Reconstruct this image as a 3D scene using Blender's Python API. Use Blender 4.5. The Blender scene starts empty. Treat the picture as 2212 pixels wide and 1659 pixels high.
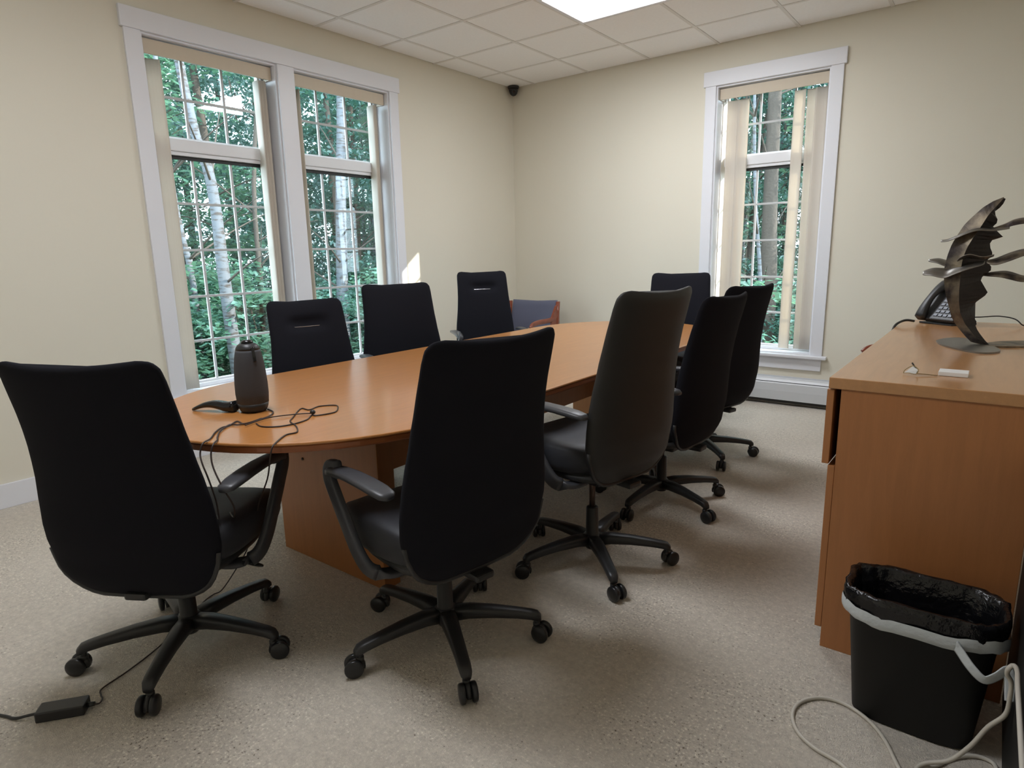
import bpy, bmesh, math, random
from mathutils import Vector, Matrix
random.seed(7)
sc = bpy.context.scene
col = sc.collection
PI = math.pi
R = math.radians

# ------------------------------------------------------------------ camera
cd = bpy.data.cameras.new('camera'); cam = bpy.data.objects.new('camera', cd); col.objects.link(cam)
rt = Vector((0.79545, 0.60566, -0.020803)); dn = Vector((0.10605, -0.17292, -0.97921)); fw = Vector((-0.59667, 0.77671, -0.20178))
M = Matrix((( rt.x, -dn.x, -fw.x, 4.11728), (rt.y, -dn.y, -fw.y, -5.46851), (rt.z, -dn.z, -fw.z, 1.27886), (0, 0, 0, 1)))
cam.matrix_world = M
cd.sensor_width = 36; cd.lens = 22.248; cd.clip_start = 0.03; cd.clip_end = 200
sc.camera = cam
# ------------------------------------------------------------------ exposure, sky, sun
sc.view_settings.view_transform = 'Standard'
try: sc.view_settings.look = 'None'
except Exception: pass
sc.view_settings.gamma = 1; sc.view_settings.use_curve_mapping = False
sc.view_settings.exposure = 0.2
w = bpy.data.worlds.new('sky'); sc.world = w; w.use_nodes = True
bg = w.node_tree.nodes['Background']; bg.inputs[0].default_value = (0.70, 0.87, 1.0, 1); bg.inputs[1].default_value = 8.0
sd = bpy.data.lights.new('sun', 'SUN'); sd.energy = 9.0; sd.angle = R(0.5); sd.color = (1.0, 0.95, 0.86)
so = bpy.data.objects.new('sun', sd); col.objects.link(so)
SUN = Vector((-2.43, -1.58, -1.195)).normalized()
so.rotation_euler = SUN.to_track_quat('-Z', 'Y').to_euler(); so.location = (8, 6, 8)
LIGHT_W = 26.5     # watts of each ceiling troffer

# ------------------------------------------------------------------ helpers
def link(o, parent=None):
    col.objects.link(o)
    if parent is not None: o.parent = parent
    return o
def tag(o, label=None, cat=None, group=None, kind=None):
    if label: o['label'] = label
    if cat: o['category'] = cat
    if group: o['group'] = group
    if kind: o['kind'] = kind
    return o
def empty(name, loc=(0, 0, 0), rz=0, parent=None):
    o = bpy.data.objects.new(name, None); o.location = loc; o.rotation_euler = (0, 0, rz); o.empty_display_size = .1
    return link(o, parent)
class MB:
    def __init__(s): s.v = []; s.f = []; s.sm = []
    def add(s, vs, fs, smooth=False):
        n = len(s.v); s.v += [tuple(v) for v in vs]; s.f += [tuple(i + n for i in f) for f in fs]; s.sm += [smooth] * len(fs); return s
    def box(s, x0, x1, y0, y1, z0, z1, b=0.0, M=None):
        b = min(b, .49 * (x1 - x0), .49 * (y1 - y0), .49 * (z1 - z0))
        if b <= 0:
            vs = [(x, y, z) for z in (z0, z1) for y in (y0, y1) for x in (x0, x1)]
            fs = [(0, 2, 3, 1), (4, 5, 7, 6), (0, 1, 5, 4), (2, 6, 7, 3), (0, 4, 6, 2), (1, 3, 7, 5)]
        else:
            bm = bmesh.new(); bmesh.ops.create_cube(bm, size=1)
            for v in bm.verts: v.co = Vector(((x0 + x1) / 2 + v.co.x * (x1 - x0), (y0 + y1) / 2 + v.co.y * (y1 - y0), (z0 + z1) / 2 + v.co.z * (z1 - z0)))
            bmesh.ops.bevel(bm, geom=bm.edges[:] , offset=b, segments=2, profile=.6, affect='EDGES')
            bm.verts.index_update(); vs = [v.co.copy() for v in bm.verts]; fs = [[v.index for v in f.verts] for f in bm.faces]; bm.free()
        if M is not None: vs = [M @ Vector(v) for v in vs]
        return s.add(vs, fs)
    def lathe(s, prof, n=24, M=None, cap=True, smooth=True):
        vs = []; fs = []
        for r, z in prof:
            for i in range(n): a = 2 * PI * i / n; vs.append(Vector((r * math.cos(a), r * math.sin(a), z)))
        for j in range(len(prof) - 1):
            for i in range(n): fs.append((j * n + i, j * n + (i + 1) % n, (j + 1) * n + (i + 1) % n, (j + 1) * n + i))
        if cap: fs.append(tuple(range(n - 1, -1, -1))); fs.append(tuple((len(prof) - 1) * n + i for i in range(n)))
        if M is not None: vs = [M @ v for v in vs]
        return s.add(vs, fs, smooth)
    def loft(s, loops, smooth=True, cap=True, M=None):
        n = len(loops[0]); vs = [Vector(p) for l in loops for p in l]; fs = []
        for j in range(len(loops) - 1):
            for i in range(n): fs.append((j * n + i, j * n + (i + 1) % n, (j + 1) * n + (i + 1) % n, (j + 1) * n + i))
        if cap: fs.append(tuple(range(n - 1, -1, -1))); fs.append(tuple((len(loops) - 1) * n + i for i in range(n)))
        if M is not None: vs = [M @ v for v in vs]
        return s.add(vs, fs, smooth)
    def tube(s, pts, r, n=8, smooth_path=True, flat=None):
        P = [Vector(p) for p in pts]
        if smooth_path and len(P) > 2: P = catmull(P, 6)
        rr = r if callable(r) else (lambda t: r)
        up = Vector((0, 0, 1)); loops = []; pn = None
        for i, p in enumerate(P):
            t = (P[min(i + 1, len(P) - 1)] - P[max(i - 1, 0)])
            if t.length < 1e-9: t = Vector((1, 0, 0))
            t.normalize()
            if pn is None:
                a = up if abs(t.z) < .9 else Vector((1, 0, 0)); nrm = t.cross(a).normalized()
            else:
                nrm = pn - t * pn.dot(t)
                nrm = nrm.normalized() if nrm.length > 1e-6 else t.cross(up).normalized()
            pn = nrm; b = t.cross(nrm); q = rr(i / max(1, len(P) - 1))
            fa, fb = (1, 1) if flat is None else flat
            loops.append([p + nrm * (q * fa * math.cos(2 * PI * k / n)) + b * (q * fb * math.sin(2 * PI * k / n)) for k in range(n)])
        return s.loft(loops)
    def build(s, name, mat, parent=None, loc=None, rot=None):
        me = bpy.data.meshes.new(name); me.from_pydata(s.v, [], s.f); me.polygons.foreach_set('use_smooth', s.sm); me.update()
        bm = bmesh.new(); bm.from_mesh(me); bmesh.ops.recalc_face_normals(bm, faces=bm.faces[:]); bm.to_mesh(me); bm.free()
        if isinstance(mat, (list, tuple)):
            for m in mat: me.materials.append(m)
        else: me.materials.append(mat)
        o = bpy.data.objects.new(name, me); link(o, parent)
        if loc: o.location = loc
        if rot: o.rotation_euler = rot
        return o
def catmull(P, k):
    out = []
    for i in range(len(P) - 1):
        p0 = P[max(i - 1, 0)]; p1 = P[i]; p2 = P[i + 1]; p3 = P[min(i + 2, len(P) - 1)]
        for j in range(k):
            t = j / k
            out.append(.5 * ((2 * p1) + (p2 - p0) * t + (2 * p0 - 5 * p1 + 4 * p2 - p3) * t * t + (3 * p1 - p0 - 3 * p2 + p3) * t ** 3))
    out.append(P[-1]); return out
def sel(a, b, n, e=2.0, cx=0, cy=0):
    out = []
    for i in range(n):
        t = 2 * PI * i / n; c, s_ = math.cos(t), math.sin(t)
        out.append((cx + a * math.copysign(abs(c) ** (2 / e), c), cy + b * math.copysign(abs(s_) ** (2 / e), s_)))
    return out
def interp(tab, z):
    if z <= tab[0][0]: return tab[0][1]
    for (a, va), (b, vb) in zip(tab, tab[1:]):
        if z <= b: t = (z - a) / (b - a); return va + (vb - va) * t
    return tab[-1][1]
def box(name, mat, parent, x0, x1, y0, y1, z0, z1, b=0.0):
    return MB().box(min(x0, x1), max(x0, x1), min(y0, y1), max(y0, y1), min(z0, z1), max(z0, z1), b).build(name, mat, parent)

# ------------------------------------------------------------------ materials
def mat(name, c, rough=.5, metal=0, spec=.5, bump=None, noise=None, coat=0, sheen=0, emis=None, trans=0):
    m = bpy.data.materials.new(name); m.use_nodes = True; nt = m.node_tree; b = nt.nodes['Principled BSDF']
    b.inputs['Base Color'].default_value = (*c, 1); b.inputs['Roughness'].default_value = rough; b.inputs['Metallic'].default_value = metal
    b.inputs['Specular IOR Level'].default_value = spec; b.inputs['Coat Weight'].default_value = coat
    if sheen: b.inputs['Sheen Weight'].default_value = sheen
    if emis: b.inputs['Emission Color'].default_value = (*emis[0], 1); b.inputs['Emission Strength'].default_value = emis[1]
    tc = nt.nodes.new('ShaderNodeTexCoord')
    if noise:   # (scale, amount, stretch)
        mp = nt.nodes.new('ShaderNodeMapping'); mp.inputs['Scale'].default_value = noise[2] if len(noise) > 2 else (1, 1, 1)
        n = nt.nodes.new('ShaderNodeTexNoise'); n.inputs['Scale'].default_value = noise[0]; n.inputs['Detail'].default_value = 5
        nt.links.new(tc.outputs['Object'], mp.inputs[0]); nt.links.new(mp.outputs[0], n.inputs['Vector'])
        mx = nt.nodes.new('ShaderNodeMix'); mx.data_type = 'RGBA'; mx.inputs['A'].default_value = (*[x * (1 - noise[1]) for x in c], 1); mx.inputs['B'].default_value = (*[min(1, x * (1 + noise[1])) for x in c], 1)
        nt.links.new(n.outputs['Fac'], mx.inputs['Factor']); nt.links.new(mx.outputs['Result'], b.inputs['Base Color'])
    if bump:    # (scale, strength, distance)
        n = nt.nodes.new('ShaderNodeTexNoise'); n.inputs['Scale'].default_value = bump[0]; n.inputs['Detail'].default_value = 4
        nt.links.new(tc.outputs['Object'], n.inputs['Vector'])
        bp = nt.nodes.new('ShaderNodeBump'); bp.inputs['Strength'].default_value = bump[1]; bp.inputs['Distance'].default_value = bump[2]
        nt.links.new(n.outputs['Fac'], bp.inputs['Height']); nt.links.new(bp.outputs[0], b.inputs['Normal'])
    return m
m_wall = mat('cream_wall_paint', (.765, .725, .61), .75, noise=(1.3, .02), bump=(180, .12, .001))
m_ceil = mat('ceiling_tile_fibre', (.93, .915, .90), .95, noise=(60, .035), bump=(240, .35, .002))
m_grid = mat('ceiling_grid_paint', (.77, .745, .71), .6)
m_trim = mat('white_trim_paint', (.80, .81, .85), .38, noise=(3, .012))
m_munt = mat('grey_white_grille', (.56, .565, .57), .45)
m_sash = mat('white_window_vinyl', (.83, .84, .86), .3)
m_blk = mat('black_screen_channel', (.015, .015, .015), .5)
m_val = mat('beige_blind_vinyl', (.64, .555, .43), .5, noise=(30, .03, (1, 1, .05)))
def wood(name, c, rough, coat, stretch, amt=.16):
    m = mat(name, c, rough, coat=coat); nt = m.node_tree; b = nt.nodes['Principled BSDF']; b.inputs['Coat Roughness'].default_value = .14
    tc = nt.nodes.new('ShaderNodeTexCoord'); mp = nt.nodes.new('ShaderNodeMapping'); mp.inputs['Scale'].default_value = stretch
    n = nt.nodes.new('ShaderNodeTexNoise'); n.inputs['Scale'].default_value = 9; n.inputs['Detail'].default_value = 8; n.inputs['Distortion'].default_value = .6
    n2 = nt.nodes.new('ShaderNodeTexNoise'); n2.inputs['Scale'].default_value = 90; n2.inputs['Detail'].default_value = 3
    nt.links.new(tc.outputs['Object'], mp.inputs[0]); nt.links.new(mp.outputs[0], n.inputs['Vector']); nt.links.new(mp.outputs[0], n2.inputs['Vector'])
    r = nt.nodes.new('ShaderNodeValToRGB'); r.color_ramp.elements[0].position = .3; r.color_ramp.elements[1].position = .72
    r.color_ramp.elements[0].color = (*[x * (1 - amt) for x in c], 1); r.color_ramp.elements[1].color = (*[x * (1 + amt * .7) for x in c], 1)
    ad = nt.nodes.new('ShaderNodeMath'); ad.operation = 'MULTIPLY_ADD'; ad.inputs[1].default_value = .35
    nt.links.new(n2.outputs['Fac'], ad.inputs[0]); nt.links.new(n.outputs['Fac'], ad.inputs[2])
    sb = nt.nodes.new('ShaderNodeMath'); sb.operation = 'SUBTRACT'; sb.inputs[1].default_value = .175
    nt.links.new(ad.outputs[0], sb.inputs[0]); nt.links.new(sb.outputs[0], r.inputs[0]); nt.links.new(r.outputs[0], b.inputs['Base Color'])
    return m
m_top = wood('maple_laminate_top', (.46, .188, .050), .32, .45, (6, .5, 6), .08)
m_tside = wood('maple_laminate_panel', (.40, .16, .05), .42, .05, (5, 5, .5), .07)
m_edge = wood('cherry_edge_band', (.33, .105, .032), .35, .15, (1, 1, 8))
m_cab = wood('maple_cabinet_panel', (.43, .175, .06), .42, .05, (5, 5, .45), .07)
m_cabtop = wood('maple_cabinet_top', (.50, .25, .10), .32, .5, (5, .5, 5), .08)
m_fab = mat('black_chair_fabric', (.010, .010, .014), .95, spec=.18, bump=(900, .5, .0008))
m_fab2 = mat('black_woven_seat', (.020, .021, .027), .55, spec=.45, bump=(700, .3, .0006), sheen=.1)
m_leath = mat('charcoal_chair_leather', (.024, .023, .022), .5, spec=.4, bump=(260, .3, .0008))
m_pl = mat('black_plastic', (.022, .022, .023), .42, bump=(500, .15, .0004))
m_bin = mat('matt_black_bin', (.010, .010, .0095), .55, spec=.3, bump=(400, .2, .0005))
m_arm = mat('charcoal_arm_plastic', (.045, .046, .052), .40, bump=(500, .15, .0004))
m_gl = mat('gloss_black_plastic', (.010, .010, .011), .12)
m_wheel = mat('caster_black', (.014, .014, .015), .3)
m_steel = mat('chrome_steel', (.62, .62, .64), .22, metal=1)
m_gas = mat('dark_gas_rod', (.09, .06, .045), .3, metal=.7)
m_cable = mat('brown_black_cable', (.035, .020, .016), .45)
m_white = mat('white_plastic', (.90, .90, .89), .4)
m_cord = mat('off_white_cord', (.62, .58, .50), .5)
m_heat = mat('baseboard_heater_enamel', (.66, .68, .70), .35)
m_dark = mat('dark_recess', (.02, .017, .014), .7)
m_cherry = wood('cherry_chair_frame', (.22, .045, .018), .3, .3, (3, 3, 3))
m_blue = mat('blue_grey_upholstery', (.115, .125, .185), .85, bump=(600, .4, .0008), sheen=.15)
m_lens = mat('troffer_lens', (.9, .9, .9), .5, emis=((1.0, .99, .98), 5.0))
m_bark = mat('tree_bark', (.065, .052, .042), .9, noise=(14, .5, (1, 1, .2)), bump=(30, .8, .01))
m_ground = mat('forest_floor', (.060, .060, .030), .95, noise=(2.5, .6), bump=(6, .8, .05))
m_siding = mat('outer_wall_siding', (.25, .25, .25), .8)

def birch():
    m = mat('birch_bark', (.50, .50, .50), .8, bump=(40, .5, .004)); nt = m.node_tree; b = nt.nodes['Principled BSDF']
    tc = nt.nodes.new('ShaderNodeTexCoord'); mp = nt.nodes.new('ShaderNodeMapping'); mp.inputs['Scale'].default_value = (5, 5, 22)
    n = nt.nodes.new('ShaderNodeTexNoise'); n.inputs['Scale'].default_value = 1.6; n.inputs['Detail'].default_value = 5
    r = nt.nodes.new('ShaderNodeValToRGB'); r.color_ramp.elements[0].position = .36; r.color_ramp.elements[1].position = .5
    r.color_ramp.elements[0].color = (.06, .05, .045, 1); r.color_ramp.elements[1].color = (.125, .138, .155, 1)
    nt.links.new(tc.outputs['Object'], mp.inputs[0]); nt.links.new(mp.outputs[0], n.inputs['Vector']); nt.links.new(n.outputs['Fac'], r.inputs[0]); nt.links.new(r.outputs[0], b.inputs['Base Color'])
    return m
m_birch = birch()

def carpet():
    m = mat('beige_loop_carpet', (.36, .31, .25), .95, spec=.1); nt = m.node_tree; b = nt.nodes['Principled BSDF']
    b.inputs['Sheen Weight'].default_value = .15
    tc = nt.nodes.new('ShaderNodeTexCoord')
    def noise(s, d): 
        n = nt.nodes.new('ShaderNodeTexNoise'); n.inputs['Scale'].default_value = s; n.inputs['Detail'].default_value = d; nt.links.new(tc.outputs['Object'], n.inputs['Vector']); return n
    n1 = noise(120, 2); n2 = noise(2.0, 3); n3 = noise(300, 2); n4 = noise(2.6, 4); n5 = noise(45, 3)
    mr = nt.nodes.new('ShaderNodeMapRange'); mr.inputs['From Min'].default_value = .35; mr.inputs['From Max'].default_value = .68; mr.inputs['To Min'].default_value = .55; mr.inputs['To Max'].default_value = 1.25
    nt.links.new(n4.outputs['Fac'], mr.inputs['Value'])
    c1 = nt.nodes.new('ShaderNodeMath'); c1.operation = 'SUBTRACT'; c1.inputs[1].default_value = .5; nt.links.new(n1.outputs['Fac'], c1.inputs[0])
    c2 = nt.nodes.new('ShaderNodeMath'); c2.operation = 'MULTIPLY'; nt.links.new(c1.outputs[0], c2.inputs[0]); nt.links.new(mr.outputs[0], c2.inputs[1])
    c3 = nt.nodes.new('ShaderNodeMath'); c3.operation = 'ADD'; c3.inputs[1].default_value = .5; nt.links.new(c2.outputs[0], c3.inputs[0])
    r1 = nt.nodes.new('ShaderNodeValToRGB'); cr = r1.color_ramp
    cr.elements[0].position = .27; cr.elements[0].color = (.17, .135, .095, 1)
    cr.elements[1].position = .34; cr.elements[1].color = (.57, .52, .45, 1)
    e = cr.elements.new(.60); e.color = (.65, .595, .515, 1)
    e = cr.elements.new(.70); e.color = (.88, .83, .73, 1)
    nt.links.new(c3.outputs[0], r1.inputs[0])
    r2 = nt.nodes.new('ShaderNodeValToRGB'); r2.color_ramp.elements[0].position = .3; r2.color_ramp.elements[1].position = .7; r2.color_ramp.elements[0].color = (.88, .87, .86, 1); r2.color_ramp.elements[1].color = (1.08, 1.07, 1.05, 1); nt.links.new(n5.outputs['Fac'], r2.inputs[0])
    mx = nt.nodes.new('ShaderNodeMix'); mx.data_type = 'RGBA'; mx.blend_type = 'MULTIPLY'; mx.inputs['Factor'].default_value = 1
    nt.links.new(r1.outputs[0], mx.inputs['A']); nt.links.new(r2.outputs[0], mx.inputs['B'])
    nt.links.new(mx.outputs['Result'], b.inputs['Base Color'])
    ad = nt.nodes.new('ShaderNodeMath'); ad.operation = 'ADD'; nt.links.new(n3.outputs['Fac'], ad.inputs[0]); nt.links.new(n1.outputs['Fac'], ad.inputs[1])
    bp = nt.nodes.new('ShaderNodeBump'); bp.inputs['Strength'].default_value = .7; bp.inputs['Distance'].default_value = .006
    nt.links.new(ad.outputs[0], bp.inputs['Height']); nt.links.new(bp.outputs[0], b.inputs['Normal'])
    return m
m_carpet = carpet()

def leafmat(name, c, tr):
    m = bpy.data.materials.new(name); m.use_nodes = True; nt = m.node_tree; nt.nodes.clear()
    o = nt.nodes.new('ShaderNodeOutputMaterial'); d = nt.nodes.new('ShaderNodeBsdfDiffuse'); t = nt.nodes.new('ShaderNodeBsdfTranslucent'); g = nt.nodes.new('ShaderNodeBsdfGlossy')
    g.inputs['Roughness'].default_value = .35
    tc = nt.nodes.new('ShaderNodeTexCoord'); n = nt.nodes.new('ShaderNodeTexNoise'); n.inputs['Scale'].default_value = 1.7; nt.links.new(tc.outputs['Object'], n.inputs['Vector'])
    r = nt.nodes.new('ShaderNodeValToRGB'); r.color_ramp.elements[0].position = .35; r.color_ramp.elements[1].position = .65
    r.color_ramp.elements[0].color = (*[x * .65 for x in c], 1); r.color_ramp.elements[1].color = (*[x * 1.35 for x in c], 1); nt.links.new(n.outputs['Fac'], r.inputs[0])
    nt.links.new(r.outputs[0], d.inputs[0]); t.inputs[0].default_value = (*tr, 1)
    m1 = nt.nodes.new('ShaderNodeMixShader'); m1.inputs[0].default_value = .42; nt.links.new(d.outputs[0], m1.inputs[1]); nt.links.new(t.outputs[0], m1.inputs[2])
    m2 = nt.nodes.new('ShaderNodeMixShader'); m2.inputs[0].default_value = .08; nt.links.new(m1.outputs[0], m2.inputs[1]); nt.links.new(g.outputs[0], m2.inputs[2])
    nt.links.new(m2.outputs[0], o.inputs[0]); return m
m_leafs = [leafmat('maple_leaf_green', (.085, .190, .140), (.17, .34, .20)), leafmat('beech_leaf_green', (.070, .160, .130), (.13, .28, .19)), leafmat('hemlock_needle_green', (.040, .110, .095), (.06, .16, .11)), leafmat('distant_leaf_haze_tint', (.13, .235, .23), (.17, .31, .26))]  # distant leaves: bluish haze of distance is mixed into their colour

def glassmat():
    m = bpy.data.materials.new('window_glass'); m.use_nodes = True; nt = m.node_tree; nt.nodes.clear()
    o = nt.nodes.new('ShaderNodeOutputMaterial'); t = nt.nodes.new('ShaderNodeBsdfTransparent'); t.inputs[0].default_value = (.97, .985, .985, 1)
    g = nt.nodes.new('ShaderNodeBsdfGlossy'); g.inputs['Roughness'].default_value = .02
    ge = nt.nodes.new('ShaderNodeNewGeometry'); dp = nt.nodes.new('ShaderNodeVectorMath'); dp.operation = 'DOT_PRODUCT'
    nt.links.new(ge.outputs['Normal'], dp.inputs[0]); nt.links.new(ge.outputs['Incoming'], dp.inputs[1])
    def mth(op, a, b=None):
        n = nt.nodes.new('ShaderNodeMath'); n.operation = op
        for k, v in enumerate((a, b)):
            if v is None: continue
            if isinstance(v, (int, float)): n.inputs[k].default_value = v
            else: nt.links.new(v, n.inputs[k])
        return n.outputs[0]
    c = mth('ABSOLUTE', dp.outputs['Value']); q = mth('POWER', mth('SUBTRACT', 1.0, c), 5.0); f = mth('ADD', mth('MULTIPLY', q, .96), .04)
    x = nt.nodes.new('ShaderNodeMixShader'); nt.links.new(f, x.inputs[0]); nt.links.new(t.outputs[0], x.inputs[1]); nt.links.new(g.outputs[0], x.inputs[2]); nt.links.new(x.outputs[0], o.inputs[0])
    return m
m_glass = glassmat()
def slatmat():
    m = bpy.data.materials.new('blind_slat_vinyl'); m.use_nodes = True; nt = m.node_tree; b = nt.nodes['Principled BSDF']; o = nt.nodes['Material Output']
    b.inputs['Base Color'].default_value = (.66, .565, .44, 1); b.inputs['Roughness'].default_value = .55
    t = nt.nodes.new('ShaderNodeBsdfTranslucent'); t.inputs[0].default_value = (.84, .75, .63, 1)
    x = nt.nodes.new('ShaderNodeMixShader'); x.inputs[0].default_value = .32
    tc = nt.nodes.new('ShaderNodeTexCoord'); mp = nt.nodes.new('ShaderNodeMapping'); mp.inputs['Scale'].default_value = (60, 60, .4); n = nt.nodes.new('ShaderNodeTexNoise'); n.inputs['Scale'].default_value = 3
    nt.links.new(tc.outputs['Object'], mp.inputs[0]); nt.links.new(mp.outputs[0], n.inputs['Vector'])
    r = nt.nodes.new('ShaderNodeValToRGB'); r.color_ramp.elements[0].color = (.80, .745, .66, 1); r.color_ramp.elements[1].color = (.88, .84, .76, 1); nt.links.new(n.outputs['Fac'], r.inputs[0]); nt.links.new(r.outputs[0], b.inputs['Base Color'])
    nt.links.new(b.outputs[0], x.inputs[1]); nt.links.new(t.outputs[0], x.inputs[2]); nt.links.new(x.outputs[0], o.inputs[0]); return m
m_slat = slatmat()

# ------------------------------------------------------------------ room shell
H = 2.903; XR = 4.75; YB = -6.6; T = .6096
floor = tag(box('floor', m_carpet, None, -.2, XR + .15, YB - .15, .2, -.12, 0), kind='structure')
def wall_with_holes(name, axis, c0, c1, a0, a1, holes, m):
    mb = MB(); cuts = sorted(set([a0, a1] + [h[0] for h in holes] + [h[1] for h in holes]))
    for u0, u1 in zip(cuts, cuts[1:]):
        h = next((h for h in holes if h[0] <= u0 + 1e-6 and h[1] >= u1 - 1e-6), None)
        for z0, z1 in ([(0, H + .1)] if h is None else [(0, h[2]), (h[3], H + .1)]):
            if axis == 'x': mb.box(c0, c1, u0, u1, z0, z1)
            else: mb.box(u0, u1, c0, c1, z0, z1)
    return tag(mb.build(name, m), kind='structure')
ZS, ZH = .425, 2.587
W1 = (-3.58, -2.698); W2 = (-2.567, -1.679); W3 = (2.099, 2.959)
wall_with_holes('wall_left', 'x', -.2, 0, YB, .2, [(W1[0], W1[1], ZS, ZH), (W2[0], W2[1], ZS, ZH)], m_wall)
wall_with_holes('wall_back', 'y', 0, .2, 0, XR, [(W3[0], W3[1], ZS, ZH)], m_wall)
tag(box('wall_right', m_wall, None, XR, XR + .15, YB, .2, 0, H + .1), kind='structure')
tag(box('wall_front', m_wall, None, -.2, XR + .15, YB - .15, YB, 0, H + .1), kind='structure')
# baseboards
tag(box('baseboard_left', m_trim, None, 0, .015, YB, -.07, 0, .132, .003), kind='structure')
tag(box('baseboard_right', m_trim, None, XR - .015, XR, YB, 0, 0, .132, .003), kind='structure')
tag(box('baseboard_front', m_trim, None, 0.02, XR - .02, YB, YB + .015, 0, .132, .003), kind='structure')

# ceiling: slab above, T-bar grid and individual panels
ceiling = tag(box('ceiling', m_ceil, None, -.2, XR + .15, YB - .15, .2, H + .012, H + .1), kind='structure')
xs = [0] + [.275 + T * k for k in range(8) if .275 + T * k < XR] + [XR]
ys = [0] + [-(.522 + T * k) for k in range(12) if .522 + T * k < -YB] + [YB]
lights = [(1.4942, -1.1316), (1.4942, -1.1316 - T * 5)]
g = MB()
for x in xs[1:-1]: g.box(x - .012, x + .012, YB, 0, H - .0005, H + .012)
for y in ys[1:-1]: g.box(0, XR, y - .012, y + .012, H - .0003, H + .012)
g.build('ceiling_grid', m_grid, ceiling)
tm = {}
for i in range(len(xs) - 1):
    for j in range(len(ys) - 1):
        x0, x1, y0, y1 = xs[i] + .0125, xs[i + 1] - .0125, ys[j + 1] + .0125, ys[j] - .0125
        if any(x0 > lx - .02 and x1 < lx + 2 * T + .02 and y1 < ly + .02 and y0 > ly - T - .02 for lx, ly in lights): continue
        k = (round(x1 - x0, 3), round(y1 - y0, 3))
        if k not in tm:
            o = MB().box(-k[0] / 2, k[0] / 2, -k[1] / 2, k[1] / 2, .0025, .012, .002).build('ceiling_tile', m_ceil, ceiling); tm[k] = o
        else: o = tm[k].copy(); link(o, ceiling)
        o.location = ((x0 + x1) / 2, (y0 + y1) / 2, H)
def troffer(lx, ly, label):
    t = empty('ceiling_light', (lx + T, ly - T / 2, H)); tag(t, label, 'ceiling light')
    a, b = T - .012, T / 2 - .012; f = MB()
    for x0, x1, y0, y1 in ((-a, a, -b, -b + .028), (-a, a, b - .028, b), (-a, -a + .028, -b + .028, b - .028), (a - .028, a, -b + .028, b - .028)): f.box(x0, x1, y0, y1, -.008, .011, .003)
    f.build('frame', m_trim, t)
    MB().box(-a + .028, a - .028, -b + .028, b - .028, -.001, .006).build('lens', m_lens, t)
    ld = bpy.data.lights.new('troffer_tubes', 'AREA'); ld.shape = 'RECTANGLE'; ld.size = 2 * a - .06; ld.size_y = 2 * b - .06; ld.energy = LIGHT_W; ld.color = (.94, .99, 1.08)
    lo = bpy.data.objects.new('troffer_tubes', ld); link(lo, t); lo.location = (0, 0, -.01)
troffer(*lights[0], 'bright white rectangular ceiling light panel at the top of the picture')
troffer(*lights[1], 'white rectangular ceiling light panel above the near end of the table')

# ------------------------------------------------------------------ windows (opening local frame: u along wall, n outward, z)
def frameW(side, u, n, z):   # side 'L': wall x=0, outward -x ; side 'B': wall y=0, outward +y
    return (-n, u, z) if side == 'L' else (u, n, z)
def wbox(mb, side, u0, u1, n0, n1, z0, z1, b=0.0):
    p = frameW(side, u0, n0, z0); q = frameW(side, u1, n1, z1)
    return mb.box(min(p[0], q[0]), max(p[0], q[0]), min(p[1], q[1]), max(p[1], q[1]), z0, z1, b)
ZT0, ZT1 = 1.948, 2.036
HZ = {'up': [2.285], 'lo': [1.642, 1.345, 1.040, .743]}
def window(idx, side, U, vs):
    root = MB()                                       # reveal + outer frame
    u0, u1 = U
    wbox(root, side, u0, u0 + .012, 0, .2, ZS, ZH); wbox(root, side, u1 - .012, u1, 0, .2, ZS, ZH)
    wbox(root, side, u0 + .012, u1 - .012, 0, .2, ZH - .012, ZH); wbox(root, side, u0 + .012, u1 - .012, 0, .2, ZS, ZS + .008)
    root = tag(root.build('window_%d' % idx, m_trim), kind='structure')
    f = MB(); a, b = u0 + .012, u1 - .012
    wbox(f, side, a, a + .028, .135, .2, ZS + .008, ZH - .012, .004); wbox(f, side, b - .028, b, .135, .2, ZS + .008, ZH - .012, .004)
    wbox(f, side, a + .028, b - .028, .135, .2, ZH - .05, ZH - .012, .004); wbox(f, side, a + .028, b - .028, .135, .2, ZS + .008, ZS + .035, .004)
    f.build('frame', m_sash, root)
    t = MB(); wbox(t, side, a + .028, b - .028, .12, .2, ZT0 + .012, ZT1, .006); wbox(t, side, a + .028, b - .028, .132, .2, ZT0 - .012, ZT0 + .012, .003); t.build('transom_bar', m_sash, root)
    t = MB(); wbox(t, side, a + .030, b - .030, .150, .170, ZT0 - .034, ZT0 - .013); t.build('screen_channel', m_blk, root)
    A, B = a + .028, b - .028
    for nm, z0, z1, hz in (('upper_sash', ZT1, ZH - .05, HZ['up']), ('lower_sash', ZS + .035, ZT0 - .012, HZ['lo'])):
        s = MB(); e = .014
        wbox(s, side, A, A + e, .155, .19, z0, z1); wbox(s, side, B - e, B, .155, .19, z0, z1); wbox(s, side, A + e, B - e, .155, .19, z0, z0 + e); wbox(s, side, A + e, B - e, .155, .19, z1 - e, z1)
        s = s.build(nm, m_sash, root)
        U_ = [A + e] + list(vs) + [B - e]; Z_ = [z0 + e] + sorted(hz) + [z1 - e]
        for v in vs: q = MB(); wbox(q, side, v - .008, v + .008, .163, .178, z0 + e, z1 - e, .002); q.build('muntin', m_munt, s)
        for h in hz: q = MB(); wbox(q, side, A + e, B - e, .1635, .1775, h - .008, h + .008, .002); q.build('muntin', m_munt, s)
        for i in range(len(U_) - 1):
            for j in range(len(Z_) - 1):
                q = MB(); wbox(q, side, U_[i], U_[i + 1], .1685, .1715, Z_[j], Z_[j + 1]); q.build('pane', m_glass, s)
    return root
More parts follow.
